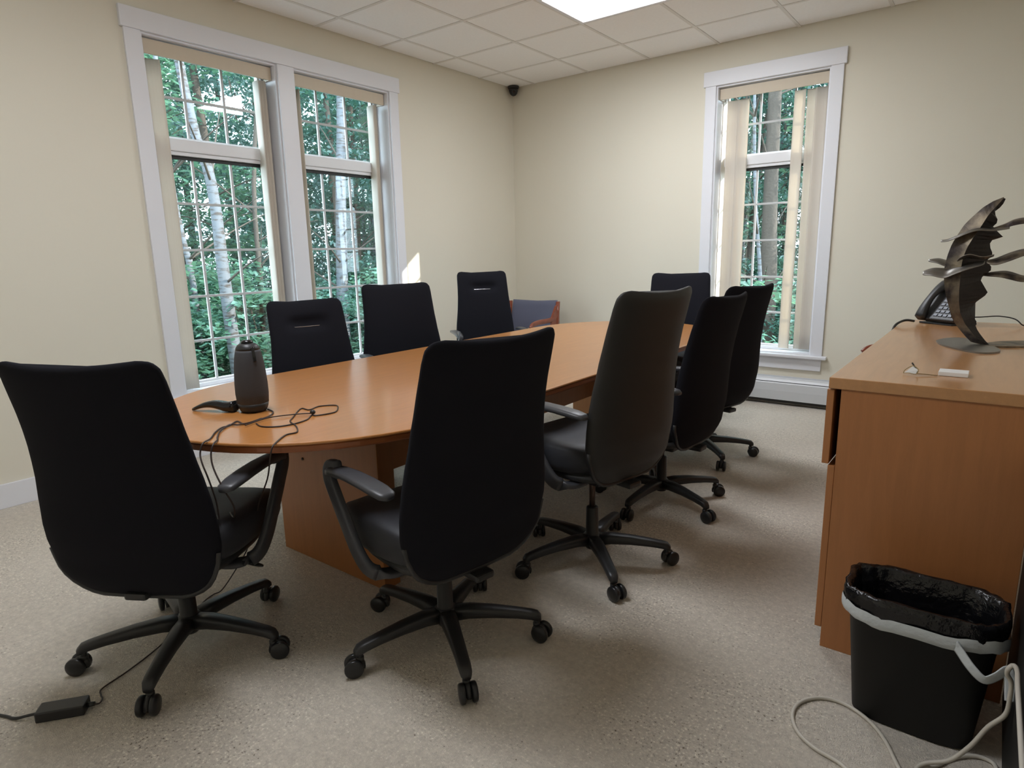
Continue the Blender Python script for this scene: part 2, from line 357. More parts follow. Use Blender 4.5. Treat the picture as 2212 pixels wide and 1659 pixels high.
window(1, 'L', W1, (-3.272, -3.008))
window(2, 'L', W2, (-2.262, -1.996))
window(3, 'B', W3, (2.412, 2.678))
def trim(idx, side, u0, u1, n, z0, z1, b=.003): q = MB(); wbox(q, side, u0, u1, -n, .0, z0, z1, b); return tag(q.build('trim_%d' % idx, m_trim), kind='structure')
trim(1, 'L', W1[0] - .092, W1[0], .018, ZS, ZH); trim(2, 'L', W1[1], W2[0], .018, ZS, ZH); trim(3, 'L', W2[1], W2[1] + .092, .018, ZS, ZH)
trim(4, 'L', W1[0] - .107, W2[1] + .107, .024, ZH, 2.701)
trim(5, 'L', W1[0] - .125, W2[1] + .125, .055, ZS - .027, ZS, .008); trim(6, 'L', W1[0] - .092, W2[1] + .092, .018, .301, ZS - .027)
trim(7, 'B', W3[0] - .088, W3[0], .018, ZS, ZH); trim(8, 'B', W3[1], W3[1] + .088, .018, ZS, ZH); trim(9, 'B', W3[0] - .103, W3[1] + .103, .024, ZH, 2.701)
trim(10, 'B', W3[0] - .125, W3[1] + .125, .055, ZS - .027, ZS, .008); trim(11, 'B', W3[0] - .085, W3[1] + .085, .018, .301, ZS - .027)

# ------------------------------------------------------------------ vertical blinds
def slat(parent, side, u, n, ang, z0=.455, z1=2.475, wd=.089, tilt=0.0, twist=0.0):
    # ang: 0 = slat face parallel to the wall, 90 = edge-on ; gentle curl
    mb = MB(); k = 6; rows = 12; F = []
    for side_ in (0, 1):
        for j in range(rows + 1):
            z = z0 + (z1 - z0) * j / rows; t = 1 - j / rows; a = R(ang + twist * t)
            for i in range(k + 1):
                s = (i / k - .5) * wd; c = .007 * (1 - (2 * i / k - 1) ** 2) + side_ * .0012
                uu = u + tilt * t + s * math.cos(a) - c * math.sin(a); nn = n + s * math.sin(a) + c * math.cos(a)
                F.append(frameW(side, uu, nn, z))
    N = (rows + 1) * (k + 1); fs = []
    for s_ in (0, 1):
        for j in range(rows):
            for i in range(k): q = s_ * N + j * (k + 1) + i; fs.append((q, q + 1, q + k + 2, q + k + 1))
    for j in range(rows):
        for i in (0, k): q = j * (k + 1) + i; fs.append((q, q + k + 1, q + k + 1 + N, q + N))
    for j in (0, rows):
        for i in range(k): q = j * (k + 1) + i; fs.append((q, q + 1, q + 1 + N, q + N))
    mb.add(F, fs, True); return mb.build('slat', m_slat, parent)
def blind(side, U, label, slats):
    c = (U[0] + U[1]) / 2; t = empty('vertical_blind', frameW(side, c, .1, ZS)); tag(t, label, 'blind', None)
    inv = Vector(t.location)
    v = MB(); wbox(v, side, U[0] + .016, U[1] - .016, .040, .052, ZH - .102, ZH - .019, .002); wbox(v, side, U[0] + .016, U[0] + .026, .052, .12, ZH - .102, ZH - .019); wbox(v, side, U[1] - .026, U[1] - .016, .052, .12, ZH - .102, ZH - .019)
    parts = [v.build('valance', m_val, t)]
    v = MB(); wbox(v, side, U[0] + .028, U[1] - .028, .075, .12, ZH - .06, ZH - .014, .003); parts.append(v.build('headrail', m_dark, t))
    for s in slats: parts.append(slat(t, side, **s))
    for p in parts: p.data.transform(Matrix.Translation(-inv))
    return t
stk = lambda u0, du, n, ang=86, cnt=8, **k: [dict(u=u0 + du * i, n=.098 + .003 * math.sin(i * 2.1), ang=ang + 2.2 * math.sin(i * 1.7), **k) for i in range(cnt)]
blind('L', W1, 'beige vertical blind drawn open in the left half of the double window',
      [dict(u=-3.484, n=.095, ang=-24, z0=.44, tilt=.0, twist=2)] + stk(-2.800, .0075, .098))
blind('L', W2, 'beige vertical blind drawn open in the right half of the double window',
      stk(-2.532, .006, .098, cnt=4) + [dict(u=-2.500, n=.10, ang=-62)] + stk(-1.792, .0065, .098, cnt=4) + [dict(u=-1.757, n=.10, ang=80)])
blind('B', W3, 'beige vertical blind with slats hanging at both sides of the narrow back window',
      [dict(u=2.150, n=.10, ang=78), dict(u=2.212, n=.085, ang=8), dict(u=2.296, n=.093, ang=6), dict(u=2.255, n=.11, ang=5),
       dict(u=2.730, n=.085, ang=-10, tilt=-.004, twist=0), dict(u=2.822, n=.098, ang=4, tilt=.024), dict(u=2.885, n=.088, ang=6, tilt=.008), dict(u=2.905, n=.10, ang=5)])

# ------------------------------------------------------------------ baseboard heater on the back wall
ht = empty('baseboard_heater', (2.4, 0, 0)); tag(ht, 'long white baseboard heater under the back window', 'heater')
hx0, hx1 = .04 - 2.4, XR - .03 - 2.4
MB().box(hx0, hx1, -.004, 0, .02, .235).build('back_plate', m_heat, ht)
MB().box(hx0, hx1, -.062, -.004, .022, .195, 0).build('core', m_dark, ht)
q = MB(); q.loft([[(x, -.070, .045), (x, -.074, .12), (x, -.070, .182), (x, -.060, .193), (x, -.058, .190), (x, -.066, .180), (x, -.070, .12), (x, -.066, .045)] for x in (hx0, hx1)], smooth=False); q.build('front_cover', m_heat, ht)
q = MB(); q.loft([[(x, -.066, .197), (x, -.052, .214), (x, -.004, .222), (x, -.004, .219), (x, -.050, .211), (x, -.063, .196)] for x in (hx0, hx1)], smooth=False); q.build('top_lip', m_heat, ht)

# ------------------------------------------------------------------ security camera in the corner
t = empty('security_camera', (.07, -.075, H)); tag(t, 'small black dome security camera on the ceiling in the room corner', 'camera')
MB().lathe([(.052, -.022), (.056, -.012), (.056, -.003), (.050, 0)], 24).build('mount', m_pl, t)
MB().lathe([(.006, -.092), (.022, -.086), (.036, -.070), (.045, -.045), (.050, -.022)], 24).build('dome', m_gl, t)

# ------------------------------------------------------------------ conference table
TX, TY0, TY1, TA, TB_ = 2.058, -3.90, -1.615, .655, .71
def race(off, n=28):
    out = []
    for i in range(n + 1): a = PI * i / n; out.append((TX + (TA - off) * math.cos(a), TY1 + (TB_ - off) * math.sin(a)))
    for i in range(n + 1): a = PI + PI * i / n; out.append((TX + (TA - off) * math.cos(a), TY0 + (TB_ - off) * math.sin(a)))
    return out
tb = empty('conference_table', (TX, -2.757, 0)); tag(tb, 'long racetrack shaped maple conference table with two panel legs', 'table')
def local(mb, o): mb.v = [(x - o.location.x, y - o.location.y, z - o.location.z) for x, y, z in mb.v]; return mb
mb = MB(); mb.loft([[(x, y, z) for x, y in race(o)] for o, z in ((.006, .730), (.002, .731), (0, .7345), (.0015, .7385), (.005, .740))], smooth=False); local(mb, tb).build('tabletop', m_top, tb)
mb = MB(); mb.loft([[(x, y, z) for x, y in race(o)] for o, z in ((.014, .706), (.009, .708), (.007, .713), (.007, .726), (.010, .7298))], smooth=False); local(mb, tb).build('edge_band', m_edge, tb)
local(MB().box(1.668, 2.336, -3.988, -3.908, 0.0, .706, .003), tb).build('leg_panel', m_tside, tb)
local(MB().box(1.72, 2.39, -1.62, -1.54, 0.0, .706, .003), tb).build('leg_panel', m_tside, tb)
local(MB().box(2.045, 2.072, -3.908, -1.62, .357, .706, .002), tb).build('modesty_panel', m_tside, tb)
local(MB().lathe([(.006, 0), (.006, .003)], 12, Matrix.Translation((1.862, -3.9885, .452)) @ Matrix.Rotation(PI / 2, 4, 'X')), tb).build('bolt_cap', m_dark, tb)

# ------------------------------------------------------------------ chairs
WPR = [(.366, .105), (.372, .14), (.385, .168), (.41, .198), (.44, .219), (.48, .235), (.54, .246), (.60, .247), (.68, .240), (.80, .224), (.90, .215), (1.0, .211), (1.04, .210), (1.060, .207), (1.074, .199), (1.083, .187), (1.088, .165)]
YPR = [(.36, -.180), (.45, -.215), (.55, -.232), (.65, -.241), (.75, -.252), (.85, -.270), (.95, -.294), (1.03, -.320), (1.09, -.342)]
TPR = [(.366, .006), (.38, .018), (.42, .030), (.55, .036), (.9, .034), (1.0, .031), (1.04, .028), (1.065, .024), (1.08, .016), (1.088, .006)]
def back_mesh(kind):
    loops = []; n = 44; zs = [.366, .372, .38, .39, .405, .42, .435] + [.45 + .0165 * i for i in range(36)] + [1.05, 1.06, 1.068, 1.075, 1.081, 1.085, 1.088]
    for z in sorted(zs):
        w_, yc, th = interp(WPR, z), interp(YPR, z), interp(TPR, z); L = []
        for i in range(n):
            t_ = 2 * PI * i / n; c, s = math.cos(t_), math.sin(t_)
            x = w_ * math.copysign(abs(c) ** .62, c); y = th * math.copysign(abs(s) ** .75, s)
            y += .040 * (x / .22) ** 2 * (1 if z > .5 else .5 + .5 * (z - .36) / .14) * (.75 + .25 * min(1, max(0, (z - .6) / .3)))
            zz = z + .016 * (x / .2) ** 2 * max(0, (z - .95) / .13)
            if kind == 'slit' and s > 0:
                y -= .030 * math.exp(-((z - .975) / .028) ** 2) * max(0, 1 - (abs(x) / .125) ** 4)
                if .945 < z < .968: y -= .008 * max(0, 1 - (abs(x) / .1) ** 6)
            L.append((x, yc + y, zz))
        loops.append(L)
    return loops
def superloop(cx, cy, a, b, z, n=40, e=3.2): return [(x, y, z) for x, y in sel(a, b, n, e, cx, cy)]
def caster(parent, mesh_parts, ang, r=.308, sw=0.0):
    pass
def make_chair(name, label, kind, slit=False):
    t = empty(name); tag(t, label, 'chair')
    bm_ = m_leath if kind == 'leather' else m_fab
    up = []
    # backrest
    mb = MB(); mb.loft(back_mesh('slit' if slit else 'plain')); up.append(mb.build('backrest', bm_, t))
    if slit:
        mb = MB(); mb.tube([(-.080, -.2815, .9520), (-.03, -.2855, .9515), (.03, -.2855, .9515), (.080, -.2815, .9520)], .0032, 6); q = mb.build('slit_highlight', m_steel, t); q['label'] = 'thin bright strip standing in for light along the headrest slit'; up.append(q)  # steel strip stands in for light caught on the slit's lower lip
    # lower hard shell edge under the back
    mb = MB(); L = []; zz_ = [.52, .49, .46, .435, .41, .39, .376, .368]
    for sgn, zl in ((-1, zz_), (1, zz_[::-1])):
        for z in zl: x = sgn * interp(WPR, z) * .985; L.append((x, interp(YPR, z) + .040 * (x / .22) ** 2 * (.5 + .5 * (z - .36) / .14 if z < .5 else 1) * .75 - .006, z - .002))
        if sgn < 0: L.append((0, interp(YPR, .366) - .004, .364))
    mb.tube(L, .008, 8, False); up.append(mb.build('back_shell_rim', m_pl, t))
    # seat cushion
    mb = MB(); loops = []
    for a, b, z in ((.190, .200, .398), (.222, .236, .404), (.240, .252, .418), (.246, .260, .440), (.247, .262, .468), (.243, .257, .490), (.228, .240, .505), (.19, .200, .512), (.12, .12, .510), (.03, .03, .506)):
        L = []
        for x, y in sel(a, b, 48, 3.4):
            dz = -.045 * max(0, (y - .12) / .14) ** 2 + (.010 * (x / .24) ** 2 if z > .48 else 0)
            L.append((x, y + .080, z + dz))
        loops.append(L)
    mb.loft(loops); up.append(mb.build('seat', m_fab2, t))
    mb = MB(); mb.loft([superloop(0, .02, a, b, z) for a, b, z in ((.12, .13, .352), (.17, .18, .360), (.21, .215, .378), (.222, .228, .402))]); up.append(mb.build('seat_shell', m_pl, t))
    # mechanism, lever, back support bar
    mb = MB().box(-.075, .075, -.10, .10, .318, .356, .01); mb.box(-.035, .035, -.225, -.08, .335, .358, .008); up.append(mb.build('tilt_mechanism', m_pl, t))
    mb = MB(); mb.tube([(.06, .02, .335), (.17, .03, .333), (.225, .035, .328)], .0055, 8); q = mb.build('lever', m_steel, t); up.append(q)
    mb = MB(); mb.loft([superloop(0, 0, .03, .010, z, 16, 2) for z in (0, .004)], M=Matrix.Translation((.232, .036, .325)) @ Matrix.Rotation(.2, 4, 'Y')); up.append(mb.build('lever_paddle', m_pl, t))
    # arms: bent strap rising forward from under the seat, then a pad pointing back
    for s in (-1, 1):
        path = catmull([Vector(p) for p in [(s * .150, -.060, .366), (s * .215, -.048, .362), (s * .262, -.020, .378), (s * .278, .020, .425), (s * .283, .075, .505), (s * .284, .130, .580), (s * .283, .168, .632), (s * .280, .160, .662), (s * .278, .110, .670)]], 5)
        loops = []
        for i, p in enumerate(path):
            tt = (path[min(i + 1, len(path) - 1)] - path[max(i - 1, 0)]).normalized(); f = i / (len(path) - 1)
            ref = Vector((1, 0, 0)) if abs(tt.x) < .6 else Vector((0, 0, 1)).cross(tt).normalized()
            wdir = (Vector((1, 0, 0)) - tt * tt.x); 
            if wdir.length < .35: wdir = Vector((0, 1, 0)) - tt * tt.y
            wdir.normalize(); 
            # strap is wide across its outer face, thin along x
            yd = tt.cross(wdir).normalized(); wx, wy = .013, .029
            if f < .2: wdir, yd = Vector((0, 1, 0)), tt.cross(Vector((0, 1, 0))).normalized(); wx, wy = .028, .011
            loops.append([p + wdir * (wx * u) + yd * (wy * v) for u, v in sel(1, 1, 16, 4)])
        mb = MB(); mb.loft(loops[8:]); mb2 = MB(); mb2.loft(loops[:9]); mb.add(mb2.v, mb2.f, True)
        up.append(mb.build('armrest_strut', m_arm, t))
        loops = []
        for y, z, a, h in ((.172, .642, .014, .012), (.165, .652, .022, .015), (.14, .660, .026, .015), (.09, .667, .028, .014), (.02, .671, .031, .013), (-.06, .671, .033, .012), (-.13, .668, .032, .012), (-.172, .664, .027, .011), (-.188, .661, .015, .007)):
            loops.append([(s * .278 + x, y, z + q_) for x, q_ in sel(a, h, 20, 3)])
        mb = MB(); mb.loft(loops); up.append(mb.build('armrest_pad', m_arm, t))
    # base (does not move with seat height)
    mb = MB().lathe([(.026, .060), (.030, .068), (.034, .075), (.040, .095), (.040, .118), (.030, .124), (.027, .125), (.025, .24), (.020, .243)], 20); hub = mb.build('hub', m_pl, t)
    rod = MB().lathe([(.0125, .0), (.0125, .145)], 16).build('gas_rod', m_gas, t); rod.location = (0, 0, .235)
    legs = []
    for k in range(5):
        L = []
        for r_, z, a, h in ((.025, .098, .030, .024), (.08, .105, .028, .022), (.16, .103, .024, .019), (.24, .096, .021, .016), (.290, .089, .020, .015), (.310, .083, .018, .016), (.322, .076, .012, .010)):
            L.append([(r_, x, z + q_) for x, q_ in sel(a, h, 14, 3.2)])
        mb = MB(); mb.loft(L); mb.lathe([(.009, .045), (.009, .075)], 10, Matrix.Translation((.306, 0, 0)))
        if k == 0: leg0 = mb.build('leg', m_pl, t); legs.append(leg0)
        else: o = leg0.copy(); link(o, t); legs.append(o)
        legs[-1].rotation_euler = (0, 0, R(72 * k))
    cs = []
    for k in range(5):
        if k == 0:
            mb = MB(); L = []      # hood between the wheels
            for x in (-.0065, .0065): L.append([(x, .0275 * math.cos(a) - .012, .0285 + .0275 * math.sin(a)) for a in [R(-20 + 220 * i / 14) for i in range(15)]])
            mb.loft(L); mb.lathe([(.012, .046), (.012, .060)], 12, Matrix.Translation((0, 0, 0)))
            c0 = mb.build('caster', m_pl, t); ws = []
            for s in (-1, 1):
                mb = MB().lathe([(.018, 0), (.0265, .002), (.0298, .005), (.0298, .014), (.027, .0175), (.010, .020)], 22, Matrix.Rotation(PI / 2 * s, 4, 'Y'))
                wv = mb.build('wheel', m_wheel, c0); wv.location = (s * .0085, -.020, .0298); ws.append(wv)
            cs.append(c0)
        else:
            c = c0.copy(); link(c, t); cs.append(c)
            for w_ in ws: x = w_.copy(); link(x, c)
    return dict(root=t, up=up, legs=legs, casters=cs)
def set_chair(root, x, y, yaw, phase, dz, seed=0):
    rnd = random.Random(seed); root.location = (x, y, 0); root.rotation_euler = (0, 0, R(yaw - 90)); k = 0; l = 0
    for ch in sorted(root.children, key=lambda o: o.name):
        n = ch.name.split('.')[0]
        if n == 'leg': ch.rotation_euler = (0, 0, R(phase - (yaw - 90) + 72 * l)); l += 1
        elif n == 'caster':
            a = R(phase - (yaw - 90) + 72 * k); k += 1
            ch.location = (.306 * math.cos(a), .306 * math.sin(a), 0); ch.rotation_euler = (0, 0, a + PI / 2 + rnd.uniform(-.7, .7))
        elif n == 'hub': pass
        elif n == 'gas_rod': ch.scale = (1, 1, (.352 + dz - .235) / .145 + .02)
        else: ch.location.z = dz
    return root
def dup(root, name=None):
    r = root.copy(); link(r)
    for ch in list(root.children):
        c = ch.copy(); link(c, r)
        for g_ in list(ch.children): d = g_.copy(); link(d, c)
    return r
GR = 'black high-backed conference chairs around the table'
cA = make_chair('conference_chair', '', 'fabric'); cS = make_chair('conference_chair', '', 'fabric', True); cL = make_chair('conference_chair', '', 'leather')
plan = [
    (cA['root'], 2.076, -4.612, 121, 25.3, -.035, 'black fabric chair at the near table end, its back to the camera, leftmost of all'),
    (None, 2.747, -4.079, 169, 36.2, -.030, 'black fabric chair on the near right side of the table, beside the rounded table end'),
    (cL['root'], 2.865, -3.308, 168, 27.2, .050, 'greyish charcoal chair raised higher than the others, second on the right side of the table'),
    (None, 2.827, -2.537, 176, 48.5, -.020, 'black chair third on the right side of the table, right behind the greyish charcoal one'),
    (None, 2.705, -1.678, 165, 27.0, -.020, 'black chair farthest on the right side, its back in front of the narrow back window'),
    (cS['root'], 1.355, -3.45, -16, 12.0, -.045, 'black chair with light-catching slit below its headrest, in front of the double window mullion'),
    (None, 1.24, -2.73, -26, 40.0, .005, 'plain black chair without slit, in the middle of the window side of the table'),
    ('S', .90, -1.545, -38, 20.0, .040, 'black chair with headrest slit in front of the blue armchair and the room corner'),
    (None, 2.15, -.80, -72, 55.0, .0, 'plain black chair at the far end of the table, facing the camera'),
]
for i, (r, x, y, yaw, ph, dz, lab) in enumerate(plan):
    o = dup(cS['root']) if r == 'S' else (dup(cA['root']) if r is None else r)
    o['label'] = lab; o['category'] = 'chair'; o['group'] = GR
    set_chair(o, x, y, yaw, ph, dz, i)
    if i == 7:
        for ch in o.children:
            if ch.name.startswith('armrest'): ch.location.z = .0
    if i == 2:
        for ch in o.children:
            if ch.name.startswith('armrest'): ch.location.y = -.03
    if i == 0:
        for ch in o.children:
            if ch.name.startswith('backrest') or ch.name.startswith('back_shell'): ch.scale = (1.10, 1, 1); ch.location.z -= .032
            elif ch.name.startswith('armrest'): ch.location.y = .025

# ------------------------------------------------------------------ guest armchairs
def guest(x, y, yaw, label):
    t = empty('guest_armchair', (x, y, 0), R(yaw - 90)); tag(t, label, 'chair')
    for s in (-1, 1):
        MB().loft([[(s * .268 + a, b - .235 - .03 * f, z) for a, b in sel(.017, .021, 12, 3.5)] for z, f in ((0, 1.4), (.3, .3), (.45, 0), (.65, .8), (.815, 1.6))]).build('rear_leg', m_cherry, t)
        MB().loft([[(s * .268 + a, b + .235, z) for a, b in sel(.018, .022, 12, 3.5)] for z in (0, .3, .60)]).build('front_leg', m_cherry, t)
        p = [(-.275, .78), (-.255, .71), (-.20, .665), (-.08, .650), (.10, .652), (.22, .640), (.262, .612)]
        P = catmull([Vector((s * .268, a, b)) for a, b in p], 5)
        MB().tube(P, .019, 12, False, flat=(1.25, .75)).build('arm', m_cherry, t)
        MB().loft([[(s * .268 + a, b, z) for a, b in [( -.010, -.29), (.010, -.29), (.010, -.235 + .10 * (z < .7)), (-.010, -.235 + .10 * (z < .7))]] for z in (.60, .66, .78)], smooth=False).build('arm_bracket', m_cherry, t)
    MB().loft([[(a, b + .01, z) for a, b in sel(.25 * q, .245 * q, 36, 4)] for z, q in ((.37, .9), (.38, .98), (.41, 1), (.44, 1), (.465, .96), (.475, .8), (.478, .3))]).build('seat', m_blue, t)
    L = []
    for i in range(17):
        z = .50 + .315 * i / 16; e = min(1, (i + .5) / 2, (16.5 - i) / 2); th = .008 + .020 * e
        row = []
        for a, b in sel(.248, th, 36, 5): row.append((a, b - .245 - .06 * (z - .5) / .3 + .03 * (a / .25) ** 2 - .03, z + .012 * (a / .25) ** 2 * (i / 16)))
        L.append(row)
    MB().loft(L).build('backrest', m_blue, t)
    MB().box(-.25, .25, .225, .245, .33, .39, .004).box(-.25, .25, -.245, -.225, .33, .39, .004).build('seat_rail', m_cherry, t)
    return t
guest(.50, -.62, -84, 'blue grey upholstered armchair with cherry wood frame in the room corner')
guest(3.84, -1.0, 217, 'cherry wood armchair showing only its red brown arm beyond the credenza')

for o in bpy.data.objects:
    if o.parent and o.parent.name == 'guest_armchair.001' and o.name.startswith('backrest'): o.scale = (1, 1, .93)

# ------------------------------------------------------------------ credenza
cz = .893; cb = empty('credenza', (3.98, -2.5, 0)); tag(cb, 'maple credenza at right with a drawer front standing proud of its side', 'cabinet')
X0, X1, Y0, Y1 = 3.772, 4.243, -3.395, -1.53
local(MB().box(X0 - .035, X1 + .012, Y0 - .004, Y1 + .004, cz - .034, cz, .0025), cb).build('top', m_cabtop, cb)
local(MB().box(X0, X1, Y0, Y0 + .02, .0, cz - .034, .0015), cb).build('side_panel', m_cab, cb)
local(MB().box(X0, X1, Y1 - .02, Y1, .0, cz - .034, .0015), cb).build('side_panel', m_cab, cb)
local(MB().box(X1 - .015, X1, Y0 + .02, Y1 - .02, .0, cz - .034), cb).build('back_panel', m_cab, cb)
local(MB().box(X0 + .005, X1 - .015, Y0 + .02, Y1 - .02, .08, .10), cb).build('bottom_panel', m_cab, cb)
local(MB().box(X0 + .03, X0 + .045, Y0 + .02, Y1 - .02, 0, .08), cb).build('kick_board', m_dark, cb)
n = 4; L = (Y1 - Y0 - .004) / n
for k in range(n):
    y0 = Y0 + .002 + L * k; y1 = y0 + L - .004
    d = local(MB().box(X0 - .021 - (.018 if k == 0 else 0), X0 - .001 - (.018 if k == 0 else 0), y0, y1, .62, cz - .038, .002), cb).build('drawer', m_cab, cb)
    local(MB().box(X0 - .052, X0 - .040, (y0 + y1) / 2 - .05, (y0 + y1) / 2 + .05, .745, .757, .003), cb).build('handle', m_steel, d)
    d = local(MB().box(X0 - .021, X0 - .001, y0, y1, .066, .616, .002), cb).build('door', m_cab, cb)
    local(MB().box(X0 - .034, X0 - .021, y1 - .05, y1 - .038, .50, .60, .003), cb).build('handle', m_steel, d)
# black cabinet at the frame edge
bk = empty('black_cabinet', (4.481, -3.9, 0)); tag(bk, 'tall black cabinet cut off by the right edge, next to the wastebasket', 'cabinet')
MB().box(-.235, .235, -.46, .51, .02, .72, .004).build('body', m_bin, bk)
MB().box(-.237, .24, -.465, .515, .72, .745, .004).build('top', m_pl, bk)
MB().box(-.232, .22, -.44, .50, 0, .02).build('plinth', m_pl, bk)

# ------------------------------------------------------------------ wastebasket with liner
wb = empty('wastebasket', (4.045, -3.60, 0)); tag(wb, 'black plastic wastebasket with black liner in front of the credenza', 'wastebasket')
def wl(a, b, z, e=3.6): return [(x, y, z) for x, y in sel(a, b, 56, e)]
MB().loft([wl(.135, .075, .0), wl(.140, .080, .006), wl(.172, .104, .36), wl(.180, .112, .366), wl(.180, .112, .374), wl(.170, .102, .374), wl(.168, .100, .36), wl(.134, .074, .012)], cap=True).build('bin', m_bin, wb)
random.seed(3); rows = []
for a, b, z, am in ((.181, .113, .318, .002), (.1825, .1145, .335, .003), (.184, .116, .362, .003), (.182, .114, .377, .003), (.174, .106, .380, .003), (.166, .098, .372, .004), (.155, .088, .32, .005), (.138, .072, .22, .006), (.124, .062, .10, .006), (.115, .056, .03, .004)):
    rr = []
    for i, (x, y, zz) in enumerate(wl(a, b, z)):
        j = am * (math.sin(i * 1.9 + z * 40) + math.sin(i * .83 + z * 17) * .8 + random.uniform(-.5, .5)); l = math.hypot(x, y); rr.append((x * (1 + j / l), y * (1 + j / l), zz + (random.uniform(-.0025, .0025) if z > .3 else 0)))
    rows.append(rr)
m_liner = mat('black_trash_liner', (.006, .006, .007), .2, bump=(45, .9, .006))
MB().loft(rows, cap=False).build('liner', m_liner, wb)
m_band = mat('white_drawstring_film', (.62, .66, .67), .35, bump=(60, .6, .004))
rows = []
for a, b, z in ((.1855, .1175, .338), (.1868, .1188, .330), (.1870, .1190, .318), (.1862, .1182, .306), (.1848, .1168, .304)):
    rows.append([(x * (1 + .006 * math.sin(i * 1.3)), y * (1 + .010 * math.sin(i * 1.1 + z * 30)), zz - .006 * math.sin(i * .35) + .002 * math.sin(i * 1.7)) for i, (x, y, zz) in enumerate(wl(a, b, z))])
d = MB(); d.loft(rows, cap=False); d.build('drawstring', m_band, wb)
# loose drawstring tail
P = [Vector(p) for p in [(.075, -.1155, .322), (.090, -.121, .305), (.115, -.135, .280), (.142, -.140, .262), (.165, -.130, .275), (.182, -.118, .292), (.190, -.120, .275), (.193, -.128, .248), (.196, -.135, .225)]]
MB().tube(P, .012, 8, True, flat=(.12, 1)).build('drawstring_tail', m_band, wb)

# ------------------------------------------------------------------ white extension cord
def put(mb, name, m, label, cat, group=None):
    o = mb.build(name, m); tag(o, label, cat, group); c = Vector((sum(v[0] for v in mb.v), sum(v[1] for v in mb.v), 0)) / len(mb.v)
    o.data.transform(Matrix.Translation(-c)); o.location = c; return o
z_ = .0055
P = [(4.30, -3.86, z_), (4.20, -3.95, z_), (4.10, -3.93, z_), (4.044, -3.827, z_), (4.004, -3.745, z_), (3.962, -3.693, z_), (3.912, -3.662, z_), (3.863, -3.656, z_), (3.819, -3.678, z_), (3.787, -3.729, z_), (3.785, -3.788, z_), (3.811, -3.844, z_), (3.860, -3.880, z_), (3.93, -3.90, z_), (3.99, -3.95, z_), (4.04, -3.97, z_ + .004), (4.075, -3.90, z_ + .006), (4.078, -3.82, .010), (4.095, -3.790, .018), (4.142, -3.780, .045), (4.178, -3.775, .10), (4.205, -3.775, .165), (4.232, -3.78, .215), (4.235, -3.785, .265), (4.233, -3.79, .305), (4.224, -3.795, .325), (4.224, -3.80, .342), (4.232, -3.80, .354), (4.2375, -3.83, .359), (4.2375, -3.92, .362), (4.237, -4.3, .40)]
put(MB().tube(P, .0052, 8), 'extension_cord', m_cord, 'off-white extension cord looping on the carpet and climbing beside the wastebasket', 'cord')
P = [(4.06, -3.86, z_), (4.085, -3.80, z_), (4.118, -3.765, z_), (4.142, -3.722, z_), (4.179, -3.682, z_), (4.212, -3.668, z_), (4.236, -3.684, z_), (4.236, -3.76, z_), (4.232, -3.9, z_), (4.2, -4.05, z_)]
put(MB().tube(P, .0052, 8), 'extension_cord', m_cord, 'short off-white cord arc on the carpet below the wastebasket, at the bottom edge', 'cord')

# ------------------------------------------------------------------ laptop style power adapter and cables
ad = empty('power_adapter', (2.092, -4.996, 0), R(52)); tag(ad, 'black power adapter brick lying on the carpet at lower left', 'power adapter')
MB().box(-.062, .062, -.026, .026, .001, .032, .004).build('brick', m_pl, ad)
MB().lathe([(.008, 0), (.006, .02)], 10, Matrix.Translation((.062, 0, .016)) @ Matrix.Rotation(PI / 2, 4, 'Y')).build('strain_relief', m_pl, ad)
P = [(1.60, -5.32, .004), (1.80, -5.19, .004), (1.952, -5.11, .004), (2.005, -5.09, .006), (2.035, -5.065, .013), (2.052, -5.046, .016)]
put(MB().tube(P, .0042, 8), 'power_cable', m_pl, 'thick black mains cable entering the power adapter from the left edge', 'cable')
P = [(2.142, -4.935, .016), (2.148, -4.922, .014), (2.120, -4.905, .006), (2.095, -4.90, .004), (2.066, -4.885, .004), (2.041, -4.804, .004), (1.992, -4.691, .004), (1.912, -4.560, .004), (1.832, -4.451, .004), (1.81, -4.40, .004)]
cable_floor = P
tz = .7425
cP = [(2.198, -4.371), (2.248, -4.381), (2.292, -4.353), (2.309, -4.303), (2.298, -4.246), (2.266, -4.207), (2.253, -4.189), (2.276, -4.194), (2.293, -4.128), (2.24, -4.072), (2.202, -4.059), (2.168, -4.101), (2.183, -4.155), (2.141, -4.16), (2.23, -4.253), (2.272, -4.292), (2.335, -4.313), (2.404, -4.356), (2.404, -4.396), (2.452, -4.460)]
P = [(x, y, tz) for x, y in cP] + [(2.470, -4.486, .735), (2.46, -4.49, .70), (2.40, -4.47, .62), (2.28, -4.44, .50), (2.14, -4.39, .36), (2.00, -4.35, .22), (1.89, -4.36, .09), (1.835, -4.38, .02), (1.81, -4.40, .004)]
P2 = list(reversed(cable_floor))
put(MB().tube(P + P2[1:], .0024, 7), 'thin_cable', m_cable, 'thin brown cable looping over the tabletop and running down to the floor adapter', 'cable')
aP = [(2.046, -4.234), (2.104, -4.249), (2.146, -4.292), (2.161, -4.349), (2.166, -4.397), (2.116, -4.392), (2.146, -4.435), (2.151, -4.466), (2.192, -4.51), (2.245, -4.552)]
P = [(x, y, tz + .001) for x, y in aP] + [(2.272, -4.590, .742), (2.280, -4.605, .715), (2.30, -4.612, .69), (2.32, -4.61, .65), (2.33, -4.60, .58), (2.305, -4.585, .52), (2.262, -4.565, .490), (2.22, -4.55, .484)]
put(MB().tube(P, .0026, 7), 'thin_cable', m_cable, 'thin brown cable hanging over the near table edge, leftmost of the two hanging strands', 'cable')
bP = [(2.154, -4.325), (2.171, -4.378), (2.166, -4.416), (2.141, -4.432), (2.19, -4.491), (2.251, -4.533), (2.281, -4.549)]
